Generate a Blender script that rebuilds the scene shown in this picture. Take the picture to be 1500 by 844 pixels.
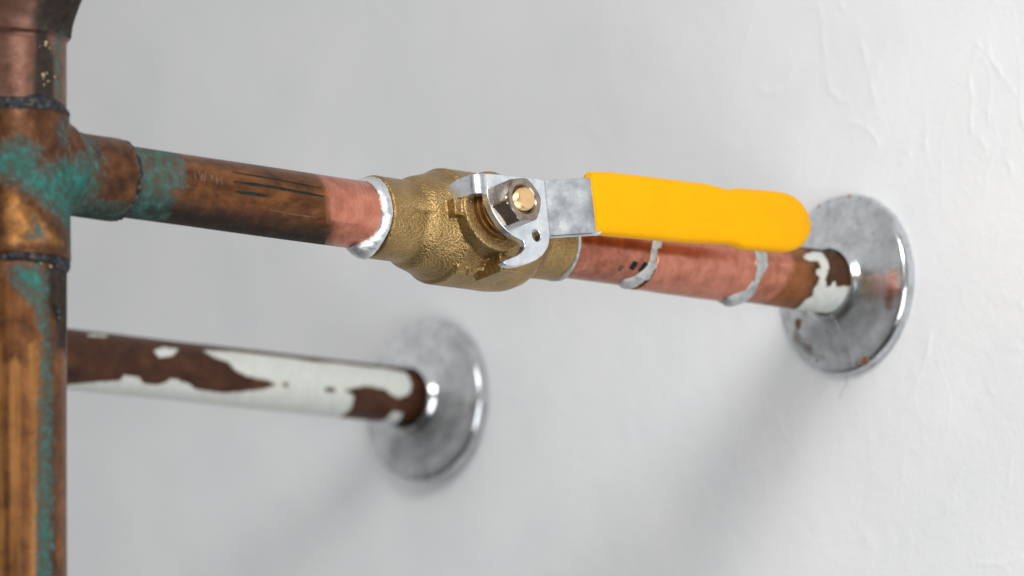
import bpy, bmesh, math, random
import numpy as np
from mathutils import Vector, Matrix

for o in list(bpy.data.objects):
    bpy.data.objects.remove(o)
scene = bpy.context.scene
COL = scene.collection
MM = 0.001
random.seed(7)
rng = np.random.default_rng(7)

# ------------------------------------------------------------------ camera
cam_d = bpy.data.cameras.new("camera")
cam = bpy.data.objects.new("camera", cam_d)
COL.objects.link(cam)
cam_d.sensor_width = 36.0
cam_d.lens = 149.47
cam_d.clip_start = 0.02
cam_d.clip_end = 50.0
_v = Vector((-0.74223751, 0.64649092, 0.17644538)).normalized()
_r = Vector((0.65398948, 0.75624502, -0.01977962)).normalized()
_u = _r.cross(_v)
_m = Matrix((_r, _u, -_v)).transposed().to_4x4()
_m.translation = Vector((1.04611878, -1.07029844, -0.26593785))
cam.matrix_world = _m
cam_d.dof.use_dof = True
cam_d.dof.focus_distance = 1.372
cam_d.dof.aperture_fstop = 10.0
scene.camera = cam

# ------------------------------------------------------------------ light
world = bpy.data.worlds.new("World")
scene.world = world
world.use_nodes = True
wn = world.node_tree
bg = wn.nodes["Background"]
# room around the camera: pale ceiling and far walls, darker towards the floor and the near side
_tc = wn.nodes.new("ShaderNodeTexCoord"); _dp = wn.nodes.new("ShaderNodeVectorMath"); _dp.operation = 'DOT_PRODUCT'
_dp.inputs[1].default_value = Vector((-0.30, 0.05, 0.95)).normalized()
_mr = wn.nodes.new("ShaderNodeMapRange"); _mr.inputs[1].default_value = -1.0; _mr.inputs[2].default_value = 1.0
_rp = wn.nodes.new("ShaderNodeValToRGB")
wn.links.new(_tc.outputs['Generated'], _dp.inputs[0]); wn.links.new(_dp.outputs['Value'], _mr.inputs[0]); wn.links.new(_mr.outputs[0], _rp.inputs[0])
_e = _rp.color_ramp.elements
_e[0].position = 0.12; _e[0].color = (.10, .095, .09, 1)
_e[1].position = 0.80; _e[1].color = (1.0, 1.0, 1.0, 1)
_k = _e.new(0.48); _k.color = (.50, .495, .49, 1)
wn.links.new(_rp.outputs[0], bg.inputs[0])
bg.inputs[1].default_value = 0.70

def area(name, loc, target, size, power, color):
    d = bpy.data.lights.new(name, 'AREA')
    d.shape = 'RECTANGLE'
    d.size, d.size_y = size
    d.energy = power
    d.color = color
    o = bpy.data.objects.new(name, d)
    COL.objects.link(o)
    o.location = loc
    o.rotation_euler = (Vector(target) - Vector(loc)).to_track_quat('-Z', 'Y').to_euler()
    return o

area("softbox_lamp", (0.35, -0.58, 0.30), (0.0, -0.04, -0.05), (0.22, 0.22), 2.45, (1.0, 0.99, 0.97))
area("fill_light", (1.2, -0.72, -0.62), (0.0, -0.02, -0.08), (1.0, 1.0), 13.5, (0.95, 0.98, 1.0))  # added unseen fill lamp, lifts the wall at lower right

scene.view_settings.view_transform = 'Standard'
scene.view_settings.look = 'None'
scene.view_settings.exposure = 0.0
scene.view_settings.gamma = 1.0
scene.view_settings.use_curve_mapping = False

# ------------------------------------------------------------------ helpers
X_, Y_, Z_ = np.array([1., 0, 0]), np.array([0, 1., 0]), np.array([0, 0, 1.])

def tag(o, label=None, cat=None, group=None, kind=None):
    if label: o["label"] = label
    if cat: o["category"] = cat
    if group: o["group"] = group
    if kind: o["kind"] = kind
    return o

def empty(name, loc_mm):
    o = bpy.data.objects.new(name, None)
    o.empty_display_size = 0.01
    COL.objects.link(o)
    o.location = Vector(loc_mm) * MM
    o["_org"] = [float(a) for a in loc_mm]
    return o

ORG = {}
def thing(name, loc_mm, label, cat, group=None):
    o = empty(name, loc_mm)
    del o["_org"]
    ORG[o] = np.array(loc_mm, float)
    return tag(o, label, cat, group)

def link(name, me, mat, parent=None, org=(0, 0, 0), smooth=True, sharp=None):
    o = bpy.data.objects.new(name, me)
    COL.objects.link(o)
    if mat: me.materials.append(mat)
    if smooth:
        me.polygons.foreach_set("use_smooth", [True] * len(me.polygons))
        if sharp is not None:
            me.set_sharp_from_angle(angle=math.radians(sharp))
    if parent is not None:
        o.parent = parent
        ORG[o] = ORG[parent]
    else:
        o.location = Vector(org) * MM
        ORG[o] = np.array(org, float)
    me.update()
    return o

def mk(name, V, F, mat, parent=None, org=(0, 0, 0), smooth=True, sharp=None, attrs=None):
    """V in world millimetres."""
    base = ORG[parent] if parent is not None else np.array(org, float)
    V = np.asarray(V, float)
    me = bpy.data.meshes.new(name)
    me.from_pydata(((V - base) * MM).tolist(), [], [list(map(int, f)) for f in F])
    me.validate()
    if attrs:
        for k, a in attrs.items():
            at = me.attributes.new(k, 'FLOAT', 'POINT')
            at.data.foreach_set("value", np.asarray(a, np.float32))
    return link(name, me, mat, parent, org, smooth, sharp)

def frame(P0, axis, ref):
    P0 = np.array(P0, float); a = np.array(axis, float); r = np.array(ref, float)
    a /= np.linalg.norm(a); r -= a * (r @ a); r /= np.linalg.norm(r)
    t = np.cross(r, a) if False else np.cross(a, r)
    return P0, a, r, t
# pipe frame: axis Y, ref X, third so that angle goes X -> Z
PIPE = (np.zeros(3), Y_, X_, Z_)
LX, LZ = -230.7, -11.4
LOWP = (np.array([LX, 0, LZ]), Y_, X_, Z_)
RY = -355.7
RIS = (np.array([0, RY, 0]), Z_, X_, Y_)

def ringpts(fr, S, P, R):
    P0, a, r, t = fr
    return P0 + S[..., None] * a + R[..., None] * (np.cos(P)[..., None] * r + np.sin(P)[..., None] * t)

def tube(fr, s, n, Rf, cap=True, soff=None):
    """surface of revolution-like grid; s array (mm), Rf(S,P)->R. returns V,F,S,P"""
    s = np.asarray(s, float)
    ph = np.linspace(-math.pi, math.pi, n, endpoint=False)
    S, P = np.meshgrid(s, ph, indexing='ij')
    R = Rf(S, P) if callable(Rf) else np.full_like(S, Rf)
    S2 = S + (soff(S, P) if soff else 0)
    V = ringpts(fr, S2, P, R).reshape(-1, 3)
    m = len(s)
    i = np.arange(m - 1)[:, None]; j = np.arange(n)[None, :]
    j2 = (j + 1) % n
    q = np.stack([i * n + j, i * n + j2, (i + 1) * n + j2, (i + 1) * n + j], -1).reshape(-1, 4)
    F = q.tolist()
    if cap:
        F.append(list(range(n))[::-1])
        F.append(list(range((m - 1) * n, m * n)))
    return V, F, S.reshape(-1), P.reshape(-1)

def lathe(fr, prof, n, closed=False):
    """prof list of (s, r)"""
    P0, a, r, t = fr
    ph = np.linspace(-math.pi, math.pi, n, endpoint=False)
    V = []; F = []
    m = len(prof)
    pr = np.array(prof, float)
    S, P = np.meshgrid(np.arange(m), ph, indexing='ij')
    V = ringpts(fr, pr[S, 0], P, pr[S, 1]).reshape(-1, 3)
    for i in range(m if closed else m - 1):
        k = (i + 1) % m
        for j in range(n):
            j2 = (j + 1) % n
            F.append([i * n + j, i * n + j2, k * n + j2, k * n + j])
    if not closed:
        F.append(list(range(n))[::-1]); F.append(list(range((m - 1) * n, m * n)))
    return V, F

def round_profile(pts, rad=0.6, k=4):
    """round corners of an open (s,r) polyline"""
    out = [pts[0]]
    for a, b, c in zip(pts[:-2], pts[1:-1], pts[2:]):
        a, b, c = map(np.array, (a, b, c))
        d1 = np.linalg.norm(a - b); d2 = np.linalg.norm(c - b)
        r = min(rad, d1 * .45, d2 * .45)
        p = b + (a - b) / d1 * r; q = b + (c - b) / d2 * r
        for i in range(k + 1):
            u = i / k
            out.append(tuple((1 - u) ** 2 * p + 2 * u * (1 - u) * b + u * u * q))
    out.append(pts[-1])
    return out

# value noise ---------------------------------------------------------
_lat = rng.random((64, 64, 64))
def vnoise(P, scale):
    P = np.asarray(P, float) / scale
    i = np.floor(P).astype(int); f = P - i; f = f * f * (3 - 2 * f)
    i &= 63; k = (i + 1) & 63
    def g(a, b, c): return _lat[a, b, c]
    x0, y0, z0 = i[..., 0], i[..., 1], i[..., 2]; x1, y1, z1 = k[..., 0], k[..., 1], k[..., 2]
    fx, fy, fz = f[..., 0], f[..., 1], f[..., 2]
    c00 = g(x0, y0, z0) * (1 - fx) + g(x1, y0, z0) * fx
    c10 = g(x0, y1, z0) * (1 - fx) + g(x1, y1, z0) * fx
    c01 = g(x0, y0, z1) * (1 - fx) + g(x1, y0, z1) * fx
    c11 = g(x0, y1, z1) * (1 - fx) + g(x1, y1, z1) * fx
    c0 = c00 * (1 - fy) + c10 * fy; c1 = c01 * (1 - fy) + c11 * fy
    return (c0 * (1 - fz) + c1 * fz) * 2 - 1

def fbm(P, scale, o=3):
    s = 0; a = 1
    for k in range(o):
        s = s + a * vnoise(np.asarray(P) + 17.3 * k, scale); a *= .5; scale *= .5
    return s

# signed distance of points to polygons (2-D, mm); positive inside -----
def sdf_poly(p, poly):
    poly = np.asarray(poly, float)
    d = np.full(len(p), 1e9); inside = np.zeros(len(p), bool)
    for a, b in zip(poly, np.roll(poly, -1, 0)):
        e = b - a; w = p - a
        t = np.clip((w @ e) / max(e @ e, 1e-9), 0, 1)
        d = np.minimum(d, np.linalg.norm(w - t[:, None] * e, axis=1))
        c1 = (a[1] <= p[:, 1]) & (b[1] > p[:, 1]); c2 = (b[1] <= p[:, 1]) & (a[1] > p[:, 1])
        cr = e[0] * w[:, 1] - e[1] * w[:, 0]
        inside ^= (c1 & (cr > 0)) | (c2 & (cr < 0))
    return np.where(inside, d, -d)

def field(S, P, R, polys, holes=()):
    """polys given as (s mm, angle deg)"""
    pt = np.stack([S, P * R], -1)
    k = math.pi / 180 * R
    f = np.full(len(S), -6.0)
    for q in polys:
        f = np.maximum(f, sdf_poly(pt, [(a, b * k) for a, b in q]))
    for q in holes:
        f = np.minimum(f, -sdf_poly(pt, [(a, b * k) for a, b in q]))
    return np.clip(f, -6, 6)

def sdf_line(p, line):
    line = np.asarray(line, float); d = np.full(len(p), 1e9)
    for a, b in zip(line[:-1], line[1:]):
        e = b - a; w = p - a
        t = np.clip((w @ e) / max(e @ e, 1e-9), 0, 1)
        d = np.minimum(d, np.linalg.norm(w - t[:, None] * e, axis=1))
    return d

def remesh(name, parts, voxel, smooth_it, mat, parent, attr_fn=None, post=None):
    """fuse closed shells (world mm) into one cast-looking skin"""
    V = []; F = []; n = 0
    for v, f in parts:
        V.append(np.asarray(v, float)); F += [[int(a) + n for a in q] for q in f]; n += len(v)
    V = np.concatenate(V)
    me = bpy.data.meshes.new("tmp"); me.from_pydata((V * .01).tolist(), [], F)
    o = bpy.data.objects.new("tmp", me); COL.objects.link(o)
    m = o.modifiers.new("r", 'REMESH'); m.mode = 'VOXEL'; m.voxel_size = voxel * .01
    if smooth_it:
        m2 = o.modifiers.new("s", 'SMOOTH'); m2.factor = .5; m2.iterations = smooth_it
    dg = bpy.context.evaluated_depsgraph_get()
    em = bpy.data.meshes.new_from_object(o.evaluated_get(dg))
    bpy.data.objects.remove(o); bpy.data.meshes.remove(me)
    co = np.zeros(len(em.vertices) * 3, np.float32); em.vertices.foreach_get("co", co)
    W = co.reshape(-1, 3).astype(float) * 100
    if post is not None: W = post(W)
    at = attr_fn(W) if attr_fn else None
    em.vertices.foreach_set("co", ((W - ORG[parent]) * MM).astype(np.float32).reshape(-1))
    if at:
        for k, a in at.items():
            t = em.attributes.new(k, 'FLOAT', 'POINT'); t.data.foreach_set("value", np.asarray(a, np.float32))
    em.name = name
    em.materials.clear()
    return link(name, em, mat, parent)

# ------------------------------------------------------------------ material helpers
class NT:
    def __init__(s, name):
        s.mat = bpy.data.materials.new(name); s.mat.use_nodes = True
        s.t = s.mat.node_tree; s.n = s.t.nodes; s.l = s.t.links
        s.bsdf = s.n["Principled BSDF"]
        s.tc = s.n.new("ShaderNodeTexCoord")
        s.co = s.vm('SCALE', s.tc.outputs['Object'], scale=1000.0)
    def put(s, sock, v):
        if isinstance(v, bpy.types.NodeSocket): s.l.new(v, sock)
        elif isinstance(v, (tuple, list)):
            sock.default_value = tuple(v) + ((1,) if len(v) == 3 and len(sock.default_value) == 4 else ())
        else: sock.default_value = v
    def vm(s, op, a, b=None, scale=None):
        n = s.n.new("ShaderNodeVectorMath"); n.operation = op
        s.put(n.inputs[0], a)
        if b is not None: s.put(n.inputs[1], b)
        if scale is not None: s.put(n.inputs['Scale'], scale)
        return n.outputs[0]
    def m(s, op, a, b=0.0, c=None, clamp=False):
        n = s.n.new("ShaderNodeMath"); n.operation = op; n.use_clamp = clamp
        s.put(n.inputs[0], a); s.put(n.inputs[1], b)
        if c is not None: s.put(n.inputs[2], c)
        return n.outputs[0]
    def noise(s, size, detail=4, rough=.55, co=None, stretch=None, dist=0, w=None):
        """size = feature size in mm"""
        co = co or s.co
        if stretch: co = s.vm('MULTIPLY', co, stretch)
        if w: co = s.vm('ADD', co, (w, w * 1.7, -w))
        n = s.n.new("ShaderNodeTexNoise"); s.put(n.inputs['Vector'], co)
        n.inputs['Scale'].default_value = 1.0 / size
        n.inputs['Detail'].default_value = detail; n.inputs['Roughness'].default_value = rough
        n.inputs['Distortion'].default_value = dist
        return n.outputs['Fac']
    def voro(s, size, feat='F1'):
        n = s.n.new("ShaderNodeTexVoronoi"); s.put(n.inputs['Vector'], s.co); n.feature = feat
        n.inputs['Scale'].default_value = 1.0 / size
        return n.outputs['Distance']
    def ss(s, v, a, b):
        n = s.n.new("ShaderNodeMapRange"); n.interpolation_type = 'SMOOTHSTEP'
        s.put(n.inputs['Value'], v)
        n.inputs['From Min'].default_value = a; n.inputs['From Max'].default_value = b
        return n.outputs['Result']
    def mix(s, f, a, b):
        n = s.n.new("ShaderNodeMix"); n.data_type = 'RGBA'; n.clamp_factor = True
        s.put(n.inputs['Factor'], f); s.put(n.inputs['A'] if False else n.inputs[6], a); s.put(n.inputs[7], b)
        return n.outputs[2]
    def mixf(s, f, a, b):
        n = s.n.new("ShaderNodeMix"); n.data_type = 'FLOAT'; n.clamp_factor = True
        s.put(n.inputs[0], f); s.put(n.inputs[2], a); s.put(n.inputs[3], b)
        return n.outputs[0]
    def attr(s, name):
        n = s.n.new("ShaderNodeAttribute"); n.attribute_name = name
        return n.outputs['Fac']
    def ramp(s, f, stops):
        n = s.n.new("ShaderNodeValToRGB"); s.put(n.inputs[0], f)
        e = n.color_ramp.elements
        while len(e) < len(stops): e.new(0.5)
        for k, (p, c) in zip(e, stops):
            k.position = p; k.color = tuple(c) + (1,)
        return n.outputs[0]
    def bump(s, h, dist_mm, strength=1.0, prev=None):
        n = s.n.new("ShaderNodeBump"); s.put(n.inputs['Height'], h)
        n.inputs['Distance'].default_value = dist_mm * MM; n.inputs['Strength'].default_value = strength
        if prev is not None: s.l.new(prev, n.inputs['Normal'])
        return n.outputs[0]
    def out(s, col=None, rough=None, metal=None, normal=None, spec=None):
        b = s.bsdf
        if col is not None: s.put(b.inputs['Base Color'], col)
        if rough is not None: s.put(b.inputs['Roughness'], rough)
        if metal is not None: s.put(b.inputs['Metallic'], metal)
        if normal is not None: s.put(b.inputs['Normal'], normal)
        if spec is not None: s.put(b.inputs['Specular IOR Level'], spec)
        return s.mat

def mat_wall():
    t = NT("painted_plaster")
    n1 = t.noise(55, 4); n2 = t.noise(7, 4); n3 = t.noise(1.6, 4)
    col = t.ramp(n1, [(.3, (.80, .81, .825)), (.7, (.85, .855, .86))])
    fine = t.ss(t.noise(3.0, 5, .6, w=31), .60, .72)
    col = t.mix(t.m('MULTIPLY', fine, .25), col, (.74, .745, .75))
    cr = t.ss(t.attr("crack"), 0.0, 1.0)
    col = t.mix(t.m('MULTIPLY', cr, .75), col, (.17, .16, .15))
    nb = t.bump(n2, 1.6, .22); nb = t.bump(n3, .5, .35, nb)
    return t.out(col, t.mixf(n2, .6, .75), 0.0, nb, .25)

def mat_copper(name, base_stops, metal=.75, rough=(.3, .55), streaks=None, size=9, ring_scratch=False, low_contrast=1.0):
    """aged copper with fields: clean, green, dark, tan, paint (mm, >0 inside)"""
    t = NT(name)
    nA = t.noise(size, 9, .68, dist=.6); nB = t.noise(size * .35, 7, .66, w=11); nC = t.noise(.8, 4, .6, w=5)
    nL = t.noise(4.0, 5, .6, stretch=streaks or (1, 1, 1), w=3)
    f = t.m('ADD', t.m('MULTIPLY', nA, .55), t.m('MULTIPLY', nL, .45))
    col = t.ramp(f, base_stops)
    sp = t.ss(t.noise(1.3, 5, .7, w=23), .60, .70)
    col = t.mix(t.m('MULTIPLY', sp, .5), col, (.055, .032, .022))
    rgh = t.mixf(nB, rough[0], rough[1]); met = metal
    wob = t.m('ADD', t.m('MULTIPLY', t.m('SUBTRACT', nB, .5), 3.2), t.m('MULTIPLY', t.m('SUBTRACT', nC, .5), 2.2))
    def mask(a, e=.35, k=1.0):
        return t.ss(t.m('ADD', t.attr(a), t.m('MULTIPLY', wob, k)), -e, e)
    # lighter golden runs
    mt = mask("tan", .8, .3)
    tan = t.ramp(nL, [(.35, (.16, .064, .018)), (.6, (.36, .165, .050))])
    col = t.mix(t.m('MULTIPLY', mt, t.mixf(t.ss(nA, .35, .55), .6, .95)), col, tan)
    # freshly sanded metal
    mc = mask("clean", 1.6, .8)
    scr = t.noise(.55, 4, .7, stretch=(.08, 1, .08), w=9)
    pink = t.ramp(t.noise(6, 5, .6, w=41), [(.3, (.47, .165, .105)), (.62, (.68, .27, .185)), (.8, (.52, .185, .10))])
    pink = t.mix(t.m('MULTIPLY', t.ss(nB, .55, .75), .3), pink, (.36, .115, .06))
    ox = t.ss(t.m('ADD', t.attr("ox"), t.m('MULTIPLY', t.m('SUBTRACT', t.noise(5, 6, .65, w=71), .5), 2.4)), .1, 1.3)  # oxide tint; also carries the branch pipe's painted underside shading
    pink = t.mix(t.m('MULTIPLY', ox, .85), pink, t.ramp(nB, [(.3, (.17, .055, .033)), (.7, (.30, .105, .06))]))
    pink = t.mix(t.m('MULTIPLY', t.ss(scr, .46, .66), .35), pink, (.30, .095, .05))
    col = t.mix(mc, col, pink)
    rgh = t.mixf(mc, rgh, t.mixf(scr, .16, .30)); met = t.mixf(mc, met, .95)
    # black tarnish and darkened undersides
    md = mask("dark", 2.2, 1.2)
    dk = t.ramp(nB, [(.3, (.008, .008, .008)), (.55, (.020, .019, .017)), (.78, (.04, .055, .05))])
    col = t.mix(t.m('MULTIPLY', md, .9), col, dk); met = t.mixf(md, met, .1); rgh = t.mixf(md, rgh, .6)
    # verdigris
    mg = t.m('MULTIPLY', mask("green", 1.7, 2.4), t.mixf(t.ss(t.m("ADD", t.m("MULTIPLY", nA, .5), t.m("MULTIPLY", nB, .5)), .40, .58), .6, 1.0))
    thin = t.ramp(nB, [(.25, (.020, .026, .022)), (.45, (.035, .062, .052)), (.62, (.055, .098, .084)), (.8, (.13, .15, .125))])
    rich = t.ramp(nB, [(.25, (.010, .055, .046)), (.5, (.012, .100, .084)), (.72, (.035, .165, .138))])
    grn = t.mix(t.ss(t.m('ADD', t.attr("green"), t.m('MULTIPLY', wob, 1.2)), 1.8, 4.6), thin, rich)
    col = t.mix(mg, col, grn); met = t.mixf(mg, met, 0.0); rgh = t.mixf(mg, rgh, .8)
    # old white paint
    mp = mask("paint", .10, .42)
    pt = t.ramp(nB, [(.2, (.52, .535, .48)), (.6, (.67, .69, .64))])
    pt = t.mix(t.m('MULTIPLY', t.ss(t.noise(.9, 5, .7, w=61), .60, .70), .35), pt, (.30, .24, .17))
    pt = t.mix(t.m('MULTIPLY', t.m('SUBTRACT', 1.0, t.ss(t.m('ADD', t.attr("paint"), t.m('MULTIPLY', wob, .5)), .1, 1.1)), .5), pt, (.40, .33, .23))
    col = t.mix(mp, col, pt); met = t.mixf(mp, met, 0.0); rgh = t.mixf(mp, rgh, .38)
    nb = t.bump(nB, .5, .22); nb = t.bump(nC, .2, .25, nb)
    nb = t.bump(t.m('MULTIPLY', mg, nC), .8, .5, nb)
    nb = t.bump(mp, .7, 1.0, nb)
    if ring_scratch:
        nb = t.bump(t.m('MULTIPLY', scr, mc), .12, .7, nb)
        tg = t.n.new("ShaderNodeTangent"); tg.direction_type = 'RADIAL'; tg.axis = 'Y'
        t.l.new(tg.outputs[0], t.bsdf.inputs['Tangent'])
        t.put(t.bsdf.inputs['Anisotropic'], t.mixf(mc, .35, .85)); t.bsdf.inputs['Anisotropic Rotation'].default_value = .25
    return t.out(col, rgh, met, nb, t.mixf(md, t.mixf(mp, .28, .45), .06))

BROWN = [(.30, (.024, .012, .008)), (.43, (.085, .034, .015)), (.54, (.165, .064, .022)), (.68, (.29, .122, .042))]
ROSE = [(.28, (.05, .025, .017)), (.45, (.13, .060, .040)), (.6, (.18, .095, .068)), (.75, (.25, .11, .045))]
RUSTY = [(.30, (.022, .010, .007)), (.5, (.070, .027, .014)), (.68, (.125, .052, .022))]
M_RISER = mat_copper("aged_riser_copper", BROWN, .65, (.26, .5), (1, 1, .06), 8)
M_TEE = mat_copper("aged_fitting_copper", [(.30, (.020, .011, .008)), (.45, (.070, .029, .014)), (.58, (.125, .051, .022)), (.74, (.21, .105, .055))], .65, (.24, .5), None, 7)
M_ELBOW = mat_copper("aged_elbow_copper", ROSE, .65, (.24, .48), None, 8)
M_BRANCH = mat_copper("aged_branch_copper", BROWN, .75, (.26, .46), (1, .35, 1), 10, True)
M_STUB = mat_copper("new_stub_copper", [(.3, (.15, .05, .02)), (.5, (.30, .11, .04)), (.7, (.36, .14, .06))], .75, (.3, .5), None, 8, True)
M_OLD = mat_copper("old_painted_copper", RUSTY, .35, (.35, .6), (1, .4, 1), 8)

def mat_brass_cast():
    t = NT("cast_brass")
    g = t.noise(.75, 1.5, .5, w=2); g2 = t.noise(.45, 3, .6); n = t.noise(8, 4); st = t.noise(3.2, 5, .65, w=7)
    col = t.ramp(n, [(.3, (.30, .192, .074)), (.7, (.45, .298, .122))])
    col = t.mix(t.m('MULTIPLY', t.ss(st, .55, .72), .55), col, (.20, .115, .045))
    col = t.mix(t.m('MULTIPLY', t.ss(g, .55, .68), .4), col, (.20, .13, .05))
    nb = t.bump(g, .5, .9); nb = t.bump(g2, .24, .6, nb)
    return t.out(col, t.mixf(st, .28, .42), .9, nb)

def mat_brass_machined(name="turned_brass", a=(.15, .075, .025), b=(.25, .14, .05), r=.34):
    t = NT(name)
    n = t.noise(3, 4); k = t.noise(.6, 3, w=4)
    col = t.ramp(n, [(.3, a), (.7, b)])
    col = t.mix(t.m('MULTIPLY', t.ss(t.noise(2, 5, .7, w=13), .58, .7), .5), col, (.16, .09, .04))
    return t.out(col, t.mixf(n, r, r + .14), 1.0, t.bump(k, .05, .5))

def mat_zinc():
    t = NT("zinc_plate")
    n = t.noise(7, 5, .6); k = t.noise(1.2, 4, .6, w=5); w = t.noise(2.6, 5, .65, w=19)
    col = t.ramp(n, [(.3, (.50, .55, .60)), (.5, (.72, .76, .80)), (.7, (.90, .92, .93))])
    col = t.mix(t.m('MULTIPLY', t.ss(w, .56, .72), .3), col, (.42, .47, .54))
    nb = t.bump(n, .25, .25); nb = t.bump(k, .05, .4, nb)
    return t.out(col, t.mixf(n, .15, .36), .97, nb)

def mat_nut():
    t = NT("bronzed_steel")
    n = t.noise(3, 5, .6); k = t.noise(.7, 4, w=8)
    col = t.ramp(n, [(.3, (.20, .16, .125)), (.7, (.40, .33, .27))])
    return t.out(col, t.mixf(n, .16, .3), 1.0, t.bump(k, .04, .5))

def mat_solder(name="bright_solder", dark=0.0):
    t = NT(name)
    n = t.noise(3.0, 5, .6); k = t.noise(.9, 4, .6, w=3)
    col = t.ramp(n, [(.3, (.50 - dark, .52 - dark, .54 - dark)), (.7, (.80 - dark, .82 - dark, .84 - dark))])
    col = t.mix(t.m('MULTIPLY', t.ss(k, .58, .72), .3), col, (.28, .27, .25))
    nb = t.bump(n, .5, .4); nb = t.bump(k, .12, .5, nb)
    return t.out(col, t.mixf(n, .24, .44), .85, nb)

def mat_dull_solder():
    t = NT("dull_solder")
    n = t.noise(2.4, 5, .6); k = t.noise(.8, 4, .6, w=3)
    col = t.ramp(n, [(.3, (.34, .355, .35)), (.55, (.50, .52, .51)), (.75, (.62, .63, .61))])
    return t.out(col, t.mixf(n, .42, .62), .45, t.bump(k, .2, .6, t.bump(n, .4, .4)))

def mat_old_joint():
    t = NT("blackened_solder")
    n = t.noise(1.8, 5, .65); k = t.noise(.7, 4, .6, w=3); f = t.noise(3.2, 3, .5, w=9)
    col = t.ramp(n, [(.38, (.008, .009, .010)), (.55, (.022, .026, .030)), (.66, (.075, .085, .095)), (.78, (.32, .30, .26))])
    col = t.mix(t.ss(f, .58, .66), col, (.10, .075, .045))
    return t.out(col, t.mixf(n, .35, .65), .2, t.bump(k, .35, .8, t.bump(n, .6, .7)), .2)

def mat_chrome():
    t = NT("worn_chrome")
    n = t.noise(9, 6, .62, dist=.4); k = t.noise(2.2, 5, .65, w=3); f = t.noise(.9, 4, .6, w=8)
    col = t.ramp(n, [(.3, (.42, .43, .45)), (.5, (.60, .62, .64)), (.72, (.74, .76, .78))])
    pit = t.ss(t.m('ADD', t.m('MULTIPLY', k, .6), t.m('MULTIPLY', f, .4)), .545, .62)
    col = t.mix(t.m('MULTIPLY', pit, .7), col, (.20, .175, .16))
    r = t.ss(t.m('ADD', t.attr("rust"), t.m('MULTIPLY', t.m('SUBTRACT', k, .5), 3.0)), -.3, .3)
    col = t.mix(r, col, t.ramp(f, [(.35, (.06, .022, .012)), (.65, (.33, .12, .03))]))
    rg = t.mixf(n, .06, .26); rg = t.mixf(r, rg, .85)
    met = t.mixf(r, t.mixf(pit, 1.0, .6), 0.0)
    nb = t.bump(n, .5, .16); nb = t.bump(f, .06, .4, nb)
    return t.out(col, rg, met, nb)

def mat_vinyl():
    t = NT("yellow_vinyl")
    n = t.noise(14, 3); k = t.noise(.6, 3, w=4); d = t.noise(3, 5, .7, w=17)
    col = t.ramp(n, [(.3, (.85, .39, .0006)), (.7, (.89, .415, .0006))])
    col = t.mix(t.m('MULTIPLY', t.ss(d, .60, .74), .3), col, (.55, .24, .004))
    col = t.mix(t.m('MULTIPLY', t.ss(t.noise(1.0, 4, .7, stretch=(1, .15, 1), w=29), .66, .74), .35), col, (.62, .30, .02))
    return t.out(col, t.mixf(n, .40, .52), 0.0, t.bump(k, .04, .4), .07)

def mat_plain(name, col, rough, metal=0.0, var=.3, size=1.5):
    t = NT(name)
    n = t.noise(size, 5, .6)
    c = t.mix(t.m('MULTIPLY', n, var), col, tuple(min(1, x * 2 + .02) for x in col))
    return t.out(c, rough, metal, t.bump(n, .1, .4))

def mat_ink():
    t = NT("worn_black_ink")
    n = t.noise(1.4, 5, .7, stretch=(1, .4, 1))
    col = t.ramp(n, [(.35, (.006, .009, .011)), (.62, (.016, .019, .018)), (.76, (.09, .045, .02))])
    return t.out(col, .6, 0.0, None, .15)
def mat_ink_faint():
    t = NT("faded_ink")
    n = t.noise(.9, 5, .7)
    col = t.ramp(n, [(.4, (.075, .055, .04)), (.62, (.20, .10, .045))])
    return t.out(col, .55, .3)

M_WALL = mat_wall(); M_CAST = mat_brass_cast(); M_TURN = mat_brass_machined()
M_STEM = mat_brass_machined("stem_brass", (.80, .52, .25), (.90, .62, .33), .3)
M_ZINC = mat_zinc(); M_NUT = mat_nut(); M_SOLD = mat_solder(); M_DULL = mat_dull_solder(); M_OLDJ = mat_old_joint()
M_CHROME = mat_chrome(); M_VINYL = mat_vinyl(); M_INK = mat_ink(); M_INKF = mat_ink_faint()
M_CRUMB = mat_plain("flux_crumb", (.24, .185, .11), .6, 0, .9, .8)
M_GAP = mat_plain("dark_seam", (.03, .025, .02), .7)

# ------------------------------------------------------------------ wall
STROKES = [[(0.4,103.7),(5.8,96.7),(10.0,90.0),(11.9,80.5),(14.8,69.9),(16.7,62.9)],[(-10.1,103.3),(-8.3,91.1),(-7.7,79.2),(-5.7,72.1),(-1.4,67.1),(3.2,67.0)],[(1.7,59.8),(9.6,56.7),(14.0,53.5),(17.1,47.9)],[(40.2,53.7),(39.7,44.0),(41.0,37.2),(44.0,31.0),(44.9,26.8)],[(70.3,77.4),(71.5,69.9),(76.9,62.4),(81.9,55.8),(84.4,53.0)],[(61.1,67.8),(62.2,57.9),(61.3,46.7),(68.2,38.2)],[(29.2,45.0),(32.4,41.2),(27.9,39.5)],[(69.6,55.7),(69.1,46.1)],[(-25.0,84.1),(-28.8,78.0),(-37.2,76.6),(-43.0,80.7)],[(65.9,75.8),(70.0,71.8),(66.5,66.8)],[(77.4,32.6),(79.3,27.5),(74.9,25.0)],[(83.7,49.9),(86.4,42.2)],[(65.2,-46.2),(70.9,-50.3),(67.9,-51.0)],[(25.8,-47.9),(35.8,-32.3),(39.4,-20.4)],[(47.2,-75.0),(54.9,-71.5)],[(53.2,-104.3),(67.8,-106.9),(76.7,-104.5)],[(73.4,-31.8),(80.6,-33.9)],[(42.2,-85.6),(46.9,-81.6)],[(72.2,-80.1),(74.1,-71.5)],[(8.8,-77.4),(2.3,-81.3)]]
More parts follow.
